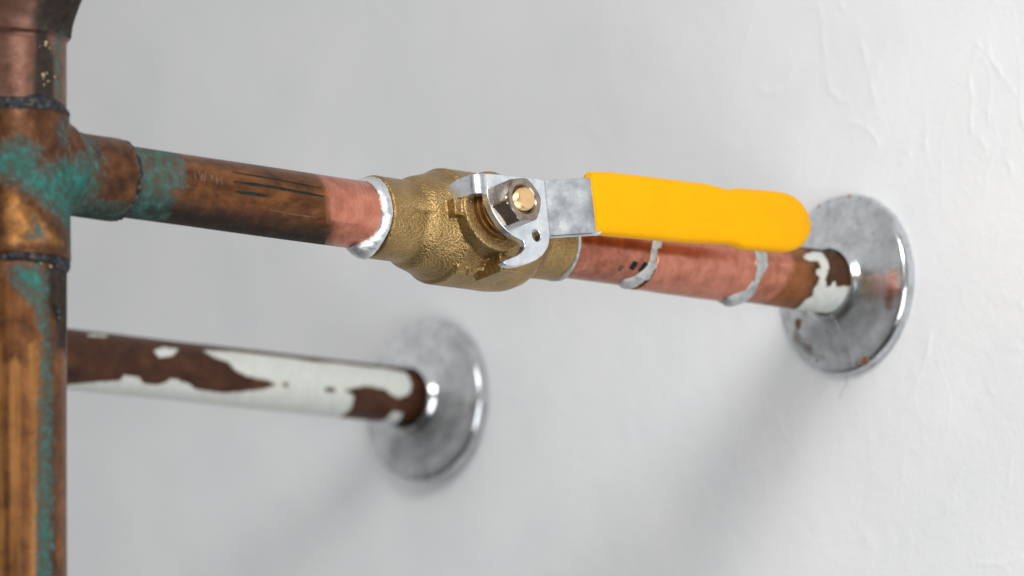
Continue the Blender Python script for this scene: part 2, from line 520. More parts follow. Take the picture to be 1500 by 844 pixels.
for _ in range(30):                      # further trowel drags and paint runs
    x, z = rng.uniform(-560, 90), rng.uniform(-110, 210)
    if -60 < x < 60 and -60 < z < 60: continue
    a = rng.normal(-math.pi / 2, .5); q = [(x, z)]
    for _k in range(rng.integers(2, 6)):
        a += rng.normal(0, .35); L = rng.uniform(3, 9); x += L * math.cos(a); z += L * math.sin(a); q.append((x, z))
    STROKES.append(q)
CRACK = [(-3.7, -30.2), (-3.1, -35.8), (-5.6, -37.2), (-6.7, -39.5)]

def build_wall():
    def ax(segs):
        out = []
        for a, b, d in segs: out.append(np.arange(a, b, d))
        out.append([segs[-1][1]]); return np.concatenate(out)
    xs = ax([(-2000, -600, 100), (-600, -70, 2.2), (-70, 100, .65), (100, 1600, 75)])
    zs = ax([(-1400, -140, 70), (-140, 120, .75), (120, 230, 2.2), (230, 1400, 65)])
    X, Z = np.meshgrid(xs, zs, indexing='ij')
    p = np.stack([X.ravel(), Z.ravel()], -1)
    P3 = np.stack([p[:, 0], p[:, 1], 0 * p[:, 0]], -1)
    h = .9 * vnoise(P3, 90) + .28 * vnoise(P3 + 5, 22)
    wx = np.stack([p[:, 0] + 3 * vnoise(P3 + 9, 12), p[:, 1] * .55 + 3 * vnoise(P3 + 3, 14), P3[:, 2]], -1)
    rid = 1 - np.abs(vnoise(wx, 13)); h += .16 * np.clip(rid - .90, 0, 1) / .10 * np.clip(vnoise(P3 + 50, 40) + .35, 0, 1)
    h += .07 * np.clip(vnoise(P3 + 77, 3.5) - .55, 0, 1) * 4 * np.clip(vnoise(P3 + 33, 30) + .1, 0, 1)
    for q in STROKES:
        q = np.array(q); lo = q.min(0) - 6; hi = q.max(0) + 6
        k = np.where((p > lo).all(1) & (p < hi).all(1))[0]
        if len(k) == 0: continue
        pw = p[k] + .5 * np.stack([vnoise(P3[k], 2.5), vnoise(P3[k] + 40, 2.5)], -1)
        d = sdf_line(pw, q)
        h[k] += (.26 if q[0, 0] > -44 else .15) * np.exp(-(d / .7) ** 2) * np.clip(.55 + .9 * vnoise(P3[k] + 60, 5), 0, 1.2) + .05 * np.exp(-(d / 2.6) ** 2)
    cr = np.zeros(len(p)); k = np.where((np.abs(p - np.array([-4, -35])) < 12).all(1))[0]
    cr[k] = .6 * np.clip(1.0 - sdf_line(p[k] + .3 * vnoise(P3[k], 1.5)[:, None], np.array(CRACK)) / .65, 0, 1)
    h -= .3 * cr
    near = np.exp(-(np.maximum(np.abs(p[:, 0] + 200) - 500, 0) / 200) ** 2)
    h *= near
    # flat seat behind the two flanges
    for cx, cz in ((0, 0), (LX, LZ)):
        d = np.hypot(p[:, 0] - cx, p[:, 1] - cz); w = np.clip((d - 30) / 8, 0, 1); h = h * w - .2 * (1 - w)
    V = np.stack([p[:, 0], -h, p[:, 1]], -1)
    nx, nz = len(xs), len(zs)
    i = np.arange(nx - 1)[:, None]; j = np.arange(nz - 1)[None, :]
    F = np.stack([i * nz + j, (i + 1) * nz + j, (i + 1) * nz + j + 1, i * nz + j + 1], -1).reshape(-1, 4)
    me = bpy.data.meshes.new("wall")
    me.vertices.add(len(V)); me.vertices.foreach_set("co", (V * MM).astype(np.float32).ravel())
    me.loops.add(F.size); me.loops.foreach_set("vertex_index", F.ravel().astype(np.int32))
    me.polygons.add(len(F)); me.polygons.foreach_set("loop_start", np.arange(0, F.size, 4, dtype=np.int32))
    me.update(calc_edges=True)
    at = me.attributes.new("crack", 'FLOAT', 'POINT'); at.data.foreach_set("value", cr.astype(np.float32))
    o = link("wall", me, M_WALL)
    return tag(o, "white painted plaster wall with drips and trowel marks", None, None, "structure")
build_wall()

# ------------------------------------------------------------------ fields on pipes
LOW_WHITE = [[(-182,-72),(-170.3,-53.3),(-159.0,-42.7),(-157.9,-30.1),(-151.0,-30.5),(-147.9,-42.4),(-142.1,-44.3),(-138.0,-35.1),(-136.5,-26.1),(-127.6,-33.2),(-123.8,-43.7),(-110.7,-45.5),(-101.4,-36.9),(-93.4,-28.4),(-88.1,-17.8),(-89.8,-12.5),(-97.1,-9.8),(-103.0,-6.4),(-108.1,3.3),(-110.6,17.8),(-116.6,24.8),(-121.0,41.9),(-105.9,48.9),(-92.7,49.2),(-76.6,48.6),(-66.7,44.1),(-55.4,51.1),(-40.5,49.1),(-31.0,51.5),(-21.2,43.1),(-20.6,9.5),(-22.2,-6.9),(-27.3,-18.4),(-30.5,-13.7),(-34.6,-3.1),(-43.7,0.2),(-54.1,-13.0),(-49.2,-22.0),(-48.3,-49.6),(-48.9,-78.3),(-46.1,-120),(-121.5,-130),(-182,-120)],
 [(-145.1,23.0),(-139.8,37.5),(-132.2,35.9),(-136.2,17.7),(-142.8,9.3)], [(-172.4,52.4),(-162.9,57.4),(-164.0,46.9),(-173.3,43.3)], [(-28,-110),(-28,-45.9),(-22.6,-47.3),(-18,-110)],
 [(-182,80),(-150,75),(-120,85),(-90,80),(-40,95),(-40,150),(-182,150)]]
LOW_HOLES = [[(-84.2,-13.0),(-81.7,-11.9),(-81.4,-19.1),(-83.9,-20.2)], [(-63.9,-13.0),(-59.4,-11.1),(-59.2,-17.1),(-63.6,-19.1)]]
UP_WHITE = [[(-32.2,31.2),(-29.0,40.9),(-24.2,50.9),(-20.2,51.1),(-20.0,31.7),(-20.5,12.0),(-21.9,0.5),(-22.7,-10.3),(-21.3,-22.2),(-19.8,-19.2),(-18.5,-8.1),(-16.4,-19.5),(-13.2,-15.7),(-6,-15.4),(-4,-36.5),(-4.4,-140),(-23.8,-140),(-28.5,-66.1),(-28.6,-53.0),(-26.6,-43.5),(-27.5,-29.9),(-26.5,-20.7),(-25.8,-7.9),(-27.6,-2.6),(-27.2,6.1),(-25.0,11.6),(-25.4,23.0),(-30.0,21.2),(-32.0,23.6)],
 [(-13,80),(-12.3,64),(-5.8,70),(-5.7,84)]]
R_TEAL = [[(3.1,-57),(6,-32.8),(3.3,-8.4),(-3,-6.6),(-.5,5.8),(3.2,41),(2,70),(-18,70),(-25.5,60),(-25.5,50),(-22.3,32.9),(-18,11.2),(-14.5,-8.4),(-11.6,-24.9),(-8.5,-40.7),(-6.7,-57),(-6,-90),(3,-90)],
 [(-25.1,-24.9),(-18.8,-16.9),(-21.7,-6.6),(-25.3,-8.4)], [(11.5,16.1),(12.6,31.3),(5.3,27.6),(4.2,17.3)]]
R_TEAL_PIPE = [[(-33,-48.5),(-33,-4),(-37.9,6.7),(-43.3,.7),(-51.4,5.6),(-76,7.6),(-125.6,8.5),(-260,8),(-260,-12),(-125.9,-12),(-84.6,-9),(-55.8,-6),(-45.7,-16),(-41.7,-30),(-38,-46)]]
R_TAN = [[(-62.2,-45.2),(-60.2,-38.9),(-63.3,-32.7),(-126,-31.8),(-260,-31),(-260,-46),(-126,-45.7),(-76.5,-45.9)],
 [(-57.1,-24.1),(-55.5,-14),(-60,-12.5),(-125.9,-13.5),(-260,-14),(-260,-22),(-126,-21.6),(-64.2,-21.7)],
 [(-55.7,-70),(-56,-56),(-64.2,-53),(-125.9,-52),(-260,-52),(-260,-68)]]
R_ORANGE = [[(-6.7,-57),(-9,-40.7),(-12.3,-24.9),(-18.4,.8),(-22.9,21.2),(-27.2,49.3),(-29.1,-56.8)]]
R_DARK_UP = [[(45,-16.9),(42.7,-4.7),(36.1,.9),(31.3,11.4),(21.7,9.1),(15,13.6),(14,-16.9),(23,-15.2),(35.7,-12.7)]]
R_DARK_PIPE = [[(-30,2),(-30,60),(-58,45),(-57.3,15.7),(-49.2,11),(-43.4,-1)]]
NOF = -6.0
def base_fields(n, **kw):
    d = {k: np.full(n, NOF) for k in ("clean", "green", "dark", "tan", "paint")}
    d["ox"] = np.full(n, .15)
    d.update(kw); return d

# ------------------------------------------------------------------ copper riser with tee and elbow
riser = thing("copper_riser", (0, RY, -260), "tarnished upright copper riser with green patina, tee and elbow at the left edge", "pipe")
V, F, S, P = tube(RIS, np.arange(-260, -27.9, .8), 120, lambda S, P: 14.3 + .06 * np.sin(3 * P + S * .05))
mk("pipe", V, F, M_RISER, riser, attrs=base_fields(len(V),
   green=field(S, P, 14.3, R_TEAL_PIPE) * 1.3 + np.clip(.2 + (-60 - S) * .02, .2, .8), tan=field(S, P, 14.3, R_TAN), dark=field(S, P, 14.3, R_DARK_PIPE)))

def tee_fields(W):
    a = np.arctan2(W[:, 1] - RY, W[:, 0]); z = W[:, 2]
    s = W[:, 1]; pb = np.arctan2(W[:, 2], W[:, 0])
    onb = s > RY + 15.6
    g = field(z, a, 15.0, R_TEAL)
    gb = np.where(pb < -.75, 3 * (-.75 - pb) * 2.2, -3) * np.clip((s + 340) / 6, -1, 1)
    g2 = 3.2 - (s - (RY + 15.5)) * .55                      # patina creeping onto the neck of the branch
    g = np.where(onb, np.maximum(g2, np.minimum(gb, .6)), g)
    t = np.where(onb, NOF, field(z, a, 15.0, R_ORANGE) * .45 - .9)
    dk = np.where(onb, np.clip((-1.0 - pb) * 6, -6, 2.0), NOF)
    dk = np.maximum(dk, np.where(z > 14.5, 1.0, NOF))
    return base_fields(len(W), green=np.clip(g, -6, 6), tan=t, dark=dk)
vtee = lathe(RIS, round_profile([(-29.5, 6), (-29.5, 15.7), (-25, 15.5), (13, 15.3), (17.2, 15.1), (17.2, 6)], .5), 96)
btee = lathe((np.array([0, RY, 0]), Y_, X_, Z_), round_profile([(0, 6), (0, 12.6), (20, 12.8), (34.8, 12.9), (35.8, 12.7), (35.8, 6)], .6), 96)
fil = lathe((np.array([0, RY, 0]), Y_, X_, Z_), [(8, 6), (8, 15.4), (14.6, 15.2), (16, 14.1), (18, 13.3), (20.5, 12.9), (20.5, 6)], 96)
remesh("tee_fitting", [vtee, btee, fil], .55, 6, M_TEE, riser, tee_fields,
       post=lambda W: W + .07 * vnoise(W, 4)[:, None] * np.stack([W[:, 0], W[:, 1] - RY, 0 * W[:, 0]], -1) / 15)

# elbow: short cup, tight 45 degree bend up and to the right, then a pipe out of view
def bend_tube(path, rads, n=72):
    path = np.array(path, float); V = []
    for i, pt in enumerate(path):
        d = path[min(i + 1, len(path) - 1)] - path[max(i - 1, 0)]; d /= np.linalg.norm(d)
        e1 = Y_ - d * (Y_ @ d); e1 /= np.linalg.norm(e1); e2 = np.cross(d, e1)
        ph = np.linspace(0, 2 * math.pi, n, endpoint=False)
        V.append(pt + rads[i] * (np.cos(ph)[:, None] * e1 + np.sin(ph)[:, None] * e2))
    m = len(path); V = np.concatenate(V); F = []
    for i in range(m - 1):
        for j in range(n):
            j2 = (j + 1) % n
            F.append([i * n + j, (i + 1) * n + j, (i + 1) * n + j2, i * n + j2])
    F.append(list(range(n))); F.append(list(range((m - 1) * n, m * n))[::-1])
    return V, F
BR = 23.0; path = []; rads = []
for z in np.linspace(16.5, 38, 18): path.append((0, RY, z)); rads.append(14.35)
ANG = math.radians(37)
for k in range(1, 25):
    a = ANG * k / 24
    path.append((BR * (1 - math.cos(a)), RY, 38 + BR * math.sin(a))); rads.append(14.35 + 1.3 * min(1, k / 5))
end = np.array(path[-1]); dirn = np.array([math.sin(ANG), 0, math.cos(ANG)])
for k in range(1, 10): path.append(tuple(end + dirn * k * 2.2)); rads.append(15.6)
Ve, Fe = bend_tube(path, rads)
ae = np.arctan2(Ve[:, 1] - RY, Ve[:, 0])
up = Ve[:, 2] - 40
mk("elbow_fitting", Ve, Fe, M_ELBOW, riser, attrs=base_fields(len(Ve),
   dark=np.maximum(field(Ve[:, 2], ae, 14.4, R_DARK_UP) * 1.9 + 1.2, np.clip(np.where(up > -1, (ae + .35) * 12, -6), -6, 5)),
   green=np.clip(1.0 - np.abs(ae - .34) * 14.4 / 1.2, -6, 1.2) - np.where(Ve[:, 2] > 40, 6, 0), tan=np.full(len(Ve), NOF)))
far = end + dirn * 20
Vp, Fp = bend_tube([tuple(far + dirn * q) for q in (-6, 40, 200, 420)], [14.3] * 4, 48)
mk("offset_pipe", Vp, Fp, M_RISER, riser, attrs=base_fields(len(Vp)))

def joint_ring(name, fr, s0, R, thick, width, mat, parent, wob=.5, drip=None, n=120, m=10, slope=None, seed=0, skew=0.0):
    """solder bead: a lumpy ring, wider and heavier where it ran down"""
    ph = np.linspace(-math.pi, math.pi, n, endpoint=False)
    V = []
    P0, a, r, t = fr
    for j, p in enumerate(ph):
        q = np.array([math.cos(p) * 3 + seed * 5.1, math.sin(p) * 3, seed * 2.3])
        w = width * (1 + .35 * wob * vnoise(q, 1.1) + .15 * wob * vnoise(q + 2, .3)); h = thick * (1 + .5 * wob * vnoise(q + 9, .8) + .3 * wob * vnoise(q + 4, .22)); off = .5 * wob * vnoise(q + 3, 1.3)
        if drip is not None:
            d = abs((p - drip[0] + math.pi) % (2 * math.pi) - math.pi)
            g = math.exp(-(d / drip[1]) ** 2); h += drip[2] * g; w += drip[3] * g; off += drip[4] * g
        if slope: off += slope(p)
        rad = math.cos(p) * r + math.sin(p) * t
        for i in range(m):
            u = i / (m - 1) * 2 - 1
            v = (u - skew) / (1 - skew) if u > skew else (u - skew) / (1 + skew)
            hh = h * max(0.0, 1 - abs(v) ** (2.2 if abs(skew) < .1 else 1.7)) ** .8 if abs(u) < 1 else 0
            V.append(P0 + a * (s0 + off + u * w / 2) + rad * (R - .25 + hh + .25 * (abs(u) < 1)))
    F = []
    for j in range(n):
        j2 = (j + 1) % n
        for i in range(m - 1):
            F.append([j * m + i, j2 * m + i, j2 * m + i + 1, j * m + i + 1])
        F.append([j * m + m - 1, j2 * m + m - 1, j2 * m, j * m])
    return mk(name, V, F, mat, parent)
joint_ring("solder_ring", RIS, -30.2, 14.3, .95, 5.0, M_OLDJ, riser, 1.3, seed=1)
joint_ring("solder_ring", RIS, 16.6, 14.6, .65, 3.6, M_OLDJ, riser, 1.6, seed=2)
joint_ring("solder_ring", PIPE, -319.5, 11.1, 1.45, 2.8, M_OLDJ, riser, 1.2, drip=(-2.0, .3, .4, .6, .4), seed=3)
# crumbs of flux and solder stuck along the dark run
def crumbs(parts):
    V = []; F = []
    bm0 = bmesh.new(); bmesh.ops.create_icosphere(bm0, subdivisions=1, radius=1.0)
    v0 = np.array([v.co[:] for v in bm0.verts]); f0 = [[v.index for v in f.verts] for f in bm0.faces]; bm0.free()
    for (z, a, R, r) in parts:
        c = np.array([R * math.cos(a), RY + R * math.sin(a), z])
        w = v0 * r * rng.uniform(.6, 1.3, (1, 3)) * rng.uniform(.8, 1.2, (len(v0), 1)) + c
        F += [[k + len(V) for k in q] for q in f0]; V += w.tolist()
    return V, F
cr = [(rng.uniform(16, 37), rng.normal(-.03, .11), 14.45, rng.choice([.16, .22, .3, .42, .6])) for _ in range(15)]
cr += [(rng.normal(-31, 1.2), rng.uniform(-.2, .9), 14.6, rng.uniform(.2, .6)) for _ in range(16)]
Vc, Fc = crumbs(cr)
tag(mk("flux_crumbs", Vc, Fc, M_CRUMB, riser), kind="stuff")
Vc, Fc = crumbs([(-46, .28, 14.6, 1.3), (-48, .36, 14.5, .9), (-44.6, .20, 14.5, .7)])
mk("solder_drip", Vc, Fc, M_OLDJ, riser)

# ------------------------------------------------------------------ copper branch between tee and valve
branch = thing("copper_branch_pipe", (0, -270, 0), "old brown copper pipe with black printed stripes between the tee and the brass valve", "pipe")
V, F, S, P = tube(PIPE, np.arange(-330, -212, .6), 130, lambda S, P: 11.1 + .03 * np.sin(2 * P + S * .1))
edge = -302.5 + 1.5 * np.sin(P * 2.2) + 2.0 * vnoise(np.stack([S * .3, np.cos(P) * 6, np.sin(P) * 6], -1), 2.0)
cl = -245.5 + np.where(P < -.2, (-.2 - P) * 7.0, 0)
dk = np.clip((-.62 - P) * 6 - np.maximum(S + 300, 0) * .035, -6, 2.0)  # darkens the pipe's underside, less so towards the valve
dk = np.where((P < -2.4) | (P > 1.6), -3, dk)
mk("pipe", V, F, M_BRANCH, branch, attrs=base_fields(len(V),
   green=np.clip((edge - S) * .55, -6, 2.2), clean=np.clip((S - cl) * .7, -6, 6), ox=np.where(P < -.5, .55, .05) + .3 * np.sin(S * .2), dark=np.where(S > cl - 2, -6, dk)))  # underside browned to deepen the pipe's shading in the colour

def print_strip(name, pts, width, mat, parent, R=11.13, fr=PIPE, n=26, taper=.5, lift=.03):
    """ink stroke lying on the pipe; pts (s, deg)"""
    P0, a, r, t = fr
    pts = np.array(pts, float); k = np.linspace(0, len(pts) - 1, n)
    s = np.interp(k, range(len(pts)), pts[:, 0]); an = np.radians(np.interp(k, range(len(pts)), pts[:, 1]))
    V = []
    ds = np.gradient(s); da = np.gradient(an) * R; L = np.hypot(ds, da); nx, ny = -da / L, ds / L
    for i in range(n):
        w = width / 2 * (1 - taper * abs(i / (n - 1) * 2 - 1) ** 3) * (1 + .25 * vnoise(np.array([s[i] * 3, 1., an[i]]), 1.))
        for sg in (-1, 0, 1):
            ss = s[i] + nx[i] * w * sg; aa = an[i] + ny[i] * w * sg / R
            V.append(P0 + a * ss + (R + lift) * (math.cos(aa) * r + math.sin(aa) * t))
    F = []
    for i in range(n - 1):
        for c in (0, 1):
            F.append([i * 3 + c, i * 3 + c + 1, (i + 1) * 3 + c + 1, (i + 1) * 3 + c])
    return mk(name, V, F, mat, parent)
print_strip("ink_stripe", [(-282.4, 29.7), (-266.4, 28), (-247, 23.2)], .55, M_INK, branch)
print_strip("ink_stripe", [(-282.8, 11.4), (-267.2, 12), (-247.1, 8.2)], 1.0, M_INK, branch)
print_strip("ink_stripe", [(-282.2, -5.2), (-269.6, -4.4)], 1.05, M_INK, branch)
print_strip("ink_stripe", [(-268, -25.9), (-258.3, -28.2), (-248.7, -28.2)], .45, M_INKF, branch)
def letter(strokes, s0, a0, parent, mat, w=.42):
    for q in strokes:
        print_strip("ink_letter", [(s0 + x, a0 + y) for x, y in q], w, mat, parent, n=6, taper=.2)
letter([[(0, 9), (0, -9)]], -297.6, 13, branch, M_INKF)
letter([[(0, 9), (.9, -9)], [(.9, -9), (1.5, 4)], [(1.5, 4), (2.1, -9)], [(2.1, -9), (3, 9)]], -296.2, 13, branch, M_INKF)
letter([[(0, 5), (1.2, -3)], [(1.2, 5), (0, -3)]], -291.8, 12.5, branch, M_INKF, .7)
letter([[(0, 8), (0, -8)], [(0, 0), (2, 0)], [(2, 8), (2, -8)]], -289.4, 10.5, branch, M_INKF)

# ------------------------------------------------------------------ brass ball valve
SC = -183.5; TH = math.radians(7.0)
Wd = np.array([math.cos(TH), 0, math.sin(TH)]); Ud = np.array([-math.sin(TH), 0, math.cos(TH)])
VC = np.array([0, SC, 0])
def L3(s, u, w): return VC + Y_ * s + Ud * u + Wd * w
VPIPE = (VC, Y_, Wd, Ud)
STEMF = (VC, Wd, Y_, np.cross(Wd, Y_))
valve = thing("ball_valve", tuple(VC), "cast brass ball valve with hex nut and zinc lever in a yellow grip", "valve")

def box_shell(s0, s1, u0, u1, w0, w1):
    c = [L3(s, u, w) for s in (s0, s1) for u in (u0, u1) for w in (w0, w1)]
    return c, [[0, 1, 3, 2], [4, 6, 7, 5], [0, 4, 5, 1], [2, 3, 7, 6], [0, 2, 6, 4], [1, 5, 7, 3]]
prof = [(-36.5, 6), (-36.5, 13.5), (-22.5, 13.4), (-19.3, 15.3), (-15, 16.4), (-10.4, 17.9), (-9.6, 18.0), (-8.6, 19.2), (16, 19.2), (21, 18.7), (25.5, 17.0), (31, 12.9), (43.5, 12.6), (43.5, 6)]
shells = [lathe(VPIPE, round_profile(prof, .7), 128)]
shells.append(lathe(STEMF, round_profile([(0, 3), (0, 13.9), (21.4, 13.6), (21.4, 3)], .8), 96))
shells.append(box_shell(-16.5, -9, -2.6, 3.0, 10, 20.0))         # stop lugs
shells.append(box_shell(1.5, 9.5, -19.5, -14, 6, 19.0))
# raised foundry pad and marks along the underside
for k in range(-4, 5):
    a = math.radians(-64)
    def pp(s, dphi, rr):
        q = a + dphi
        return VC + Y_ * s + rr * (math.cos(q) * Wd + math.sin(q) * Ud)
    s0 = k * 2.6 + 2
    if k in (2,): continue
    tilt = .9 if k % 2 else -.6
    c = [pp(s0 + ds + (tilt if dp > 0 else -tilt), dp, rr) for ds in (-.45, .45) for dp in (-.09, .09) for rr in (18, 19.75)]
    shells.append((c, [[0, 1, 3, 2], [4, 6, 7, 5], [0, 4, 5, 1], [2, 3, 7, 6], [0, 2, 6, 4], [1, 5, 7, 3]]))
# mould parting line on the near side
a = math.radians(-4)
def seam_box(s0, s1, R0, R1):
    c = []
    for s, R in ((s0, R0), (s1, R1)):
        for dp in (-.012, .012):
            for rr in (R - 1, R + .7):
                c.append(VC + Y_ * s + rr * (math.cos(a + dp) * Wd + math.sin(a + dp) * Ud))
    return c, [[0, 1, 3, 2], [4, 6, 7, 5], [0, 4, 5, 1], [2, 3, 7, 6], [0, 2, 6, 4], [1, 5, 7, 3]]
shells.append(seam_box(-30, -22.5, 13.5, 13.5)); shells.append(seam_box(-22.6, -12.5, 13.5, 17.1)); shells.append(seam_box(-12.6, -8.4, 17.1, 18.6))
def cast_post(W):
    d = W - VC
    rad = d - Y_ * d[:, 1:2]; rad /= np.linalg.norm(rad, axis=1)[:, None]
    return W + rad * (.05 * vnoise(W, 6) + .03 * vnoise(W + 30, 1.4))[:, None]
remesh("body", shells, .34, 2, M_CAST, valve, None, cast_post)
V, F = lathe(STEMF, round_profile([(19.5, 3), (19.5, 9.8), (23.0, 9.6), (23.0, 9.0), (25.0, 8.9), (25.0, 3)], .4), 72)
mk("packing_gland", V, F, M_TURN, valve, sharp=35)

# lever: stamped zinc plate with stop tab, hook, cranked neck
TK = 2.9; W1 = 28.0; W0 = W1 - TK
out = [(-8.2, 9.8), (-2, 10.2), (5.2, 10.5), (12, 10.7), (16.4, 10.6), (16.2, 2), (16.0, -8.7), (15.6, -11.0), (14.4, -13.2), (12.1, -15.6), (9, -17.6), (5.7, -19.0), (2, -20.2), (-1.8, -20.9), (-4.2, -20.8), (-5.4, -20.0), (-4.6, -19.0), (-2.6, -18.3), (.4, -17.1), (2.8, -15.7), (4.3, -14.2), (4.9, -12.9), (4.4, -11.8), (2.6, -11.1), (.1, -10.4), (-2.3, -9.1), (-4.5, -7.3), (-6.3, -5.2), (-7.7, -3.0), (-8.6, -.8), (-9.2, 1.4), (-9.3, 2.8)]
def plate(bm, outline, hole, w0, w1):
    hc, hr = hole
    hp = [(hc[0] + hr * math.cos(a), hc[1] + hr * 1.15 * math.sin(a)) for a in np.linspace(0, 2 * math.pi, 20, endpoint=False)]
    top = [bm.verts.new(L3(s, u, w1)) for s, u in outline]; bot = [bm.verts.new(L3(s, u, w0)) for s, u in outline]
    ht = [bm.verts.new(L3(s, u, w1)) for s, u in hp]; hb = [bm.verts.new(L3(s, u, w0)) for s, u in hp]
    for A in (top, bot):
        H = ht if A is top else hb
        es = [bm.edges.new((A[i], A[(i + 1) % len(A)])) for i in range(len(A))] + [bm.edges.new((H[i], H[(i + 1) % len(H)])) for i in range(len(H))]
        bmesh.ops.triangle_fill(bm, use_beauty=True, edges=es)
    for A, B in ((top, bot), (ht, hb)):
        n = len(A)
        for i in range(n): bm.faces.new((A[i], A[(i + 1) % n], B[(i + 1) % n], B[i]))
bm = bmesh.new()
plate(bm, out, ((10.2, -9.1), 1.75), W0, W1)
def strip(bm, cl, widths, th):
    """bent strip; cl centre line (s,w); widths (u0,u1) per point"""
    cl = np.array(cl, float); R = []
    for i in range(len(cl)):
        d = cl[min(i + 1, len(cl) - 1)] - cl[max(i - 1, 0)]; d /= np.linalg.norm(d); nrm = np.array([-d[1], d[0]])
        u0, u1 = widths[i]; o, q = cl[i] + nrm * th / 2, cl[i] - nrm * th / 2
        b = min(.35, th * .2)
        ring = [(o, u0 + b), (o, u1 - b), ((o * (1 - b / th) + q * b / th), u1), ((q * (1 - b / th) + o * b / th), u1), (q, u1 - b), (q, u0 + b), ((q * (1 - b / th) + o * b / th), u0), ((o * (1 - b / th) + q * b / th), u0)]
        R.append([bm.verts.new(L3(c[0], u, c[1])) for c, u in ring])
    for A, B in zip(R[:-1], R[1:]):
        for j in range(8): bm.faces.new((A[j], A[(j + 1) % 8], B[(j + 1) % 8], B[j]))
    bm.faces.new(R[0][::-1]); bm.faces.new(R[-1])
wm = (W0 + W1) / 2
def fillet_path(pts, rad, k=8): return round_profile(pts, rad, k)
tabp = fillet_path([(-2.0, wm - .004), (-11.4, wm), (-12.5, 19.2), (-12.9, 12.6)], 4.4, 8)
nT = len(tabp)
strip(bm, tabp, [(2.7 + .9 * (i / nT) ** 2, 9.75 - .5 * max(0, i / nT - .75) * 8) for i in range(nT)], TK)
neckp = fillet_path([(14.5, wm - .004), (16.4, wm), (30.4, 35.8), (44, 35.7)], 2.8, 8)
strip(bm, neckp, [(-8.75, 10.55) if q[0] < 31.5 else (-6, 8.5) for q in neckp], TK)
bmesh.ops.recalc_face_normals(bm, faces=bm.faces)
Vl = np.array([v.co[:] for v in bm.verts]); bm.verts.index_update(); Fl = [[v.index for v in f.verts] for f in bm.faces]; bm.free()
lever = mk("lever", Vl, Fl, M_ZINC, valve, sharp=38)
bv = lever.modifiers.new("edge", 'BEVEL'); bv.width = .0003; bv.segments = 2; bv.limit_method = 'ANGLE'; bv.angle_limit = math.radians(60)

# grip: dipped vinyl sleeve, thumb notch near its rounded end
top_pts = [(24.6, 10.9), (27, 11.4), (31.5, 12.0), (50, 12.7), (77.8, 13.5), (84, 13.0), (88, 12.8), (92.5, 13.8), (104, 14.6), (114, 15.0), (118.5, 14.3), (121.8, 12.6), (124.6, 9.8), (126.3, 6.2)]
bot_pts = [(24.6, -9.9), (27, -10.0), (31.5, -9.9), (50, -9.0), (65, -8.3), (80, -7.1), (86.5, -6.5), (89.5, -6.9), (92.5, -7.5), (104, -6.9), (113, -6.4), (118, -5.0), (122, -2.4), (124.6, .6), (126.3, 3.4)]
sg = np.concatenate([np.linspace(24.6, 27, 5), np.linspace(28, 80, 30), np.linspace(81, 96, 22), np.linspace(98, 116, 12), 126.6 - 10.2 * (1 - np.sin(np.linspace(.1, math.pi / 2, 18)))])
sg = np.minimum(sg, 126.3)
V = []; nr = 40; cw = 38.6
sf = np.linspace(24.6, 126.3, 400)
def _smooth(p):
    y = np.interp(sf, *zip(*p)); k = np.hanning(17); k /= k.sum()
    z = np.convolve(np.pad(y, 8, mode='edge'), k, 'valid'); q = np.clip((sf - 116) / 5, 0, 1); return z * (1 - q) + y * q
_ut, _ub = _smooth(top_pts), _smooth(bot_pts)
for i, s in enumerate(sg):
    ut = np.interp(s, sf, _ut); ub = np.interp(s, sf, _ub)
    th = 3.2 * min(1, .86 + .14 * (s - 24.6) / 1.0) * max(.05, math.sqrt(max(0, 1 - (max(0, s - 117) / 10.0) ** 2)))
    cu, hu = (ut + ub) / 2, max(.25, (ut - ub) / 2)
    cws = cw - .006 * (s - 25)
    for k in range(nr):
        a = 2 * math.pi * k / nr; c, d = math.cos(a), math.sin(a)
        e = .5
        V.append(L3(s + 4.4, cu + 1.5 + hu * math.copysign(abs(c) ** e, c), cws - 3.5 + th * math.copysign(abs(d) ** .62, d)))
F = []
for i in range(len(sg) - 1):
    for k in range(nr):
        k2 = (k + 1) % nr
        F.append([i * nr + k, i * nr + k2, (i + 1) * nr + k2, (i + 1) * nr + k])
F.append(list(range(nr))[::-1]); F.append(list(range((len(sg) - 1) * nr, len(sg) * nr)))
grip = mk("grip", V, F, M_VINYL, lever, sharp=70)

# hex nut with chamfered rim and threaded stem
def hexnut(w0, w1, af, rot, hole):
    n = 96; V = []; F = []; rc = af / 2 / math.cos(math.pi / 6)
    def hexr(p): 
        q = (p - rot) % (math.pi / 3) - math.pi / 6
        return af / 2 / math.cos(q)
    rings = []
    for w, lim, inner in ((w0, 99, None), (w1 - 1.1, 99, None), (w1 - .95, rc - .05, None), (w1 - .6, rc - .35, None), (w1 - .25, rc - .85, None), (w1, rc - 1.5, None), (w1, hole + 1.1, 1), (w1 - .7, hole + .25, 1), (w1 - 3, hole + .25, 1)):
        rings.append([STEMF[0] + STEMF[1] * w + (lim if inner else min(lim, hexr(p))) * (math.cos(p) * STEMF[2] + math.sin(p) * STEMF[3]) for p in np.linspace(0, 2 * math.pi, n, endpoint=False)])
    for r in rings: V += r
    for i in range(len(rings) - 1):
        for j in range(n):
            j2 = (j + 1) % n; F.append([i * n + j, i * n + j2, (i + 1) * n + j2, (i + 1) * n + j])
    F.append(list(range(n))[::-1]); F.append(list(range((len(rings) - 1) * n, len(rings) * n)))
    return V, F
V, F = hexnut(28.02, 35.2, 14.0, math.radians(10), 4.1)
mk("nut", V, F, M_NUT, valve, sharp=18)
pr = [(24, 3.75)]
w = 33.0
while w < 35.6:
    pr += [(w, 3.85), (w + .35, 3.5)]; w += .7
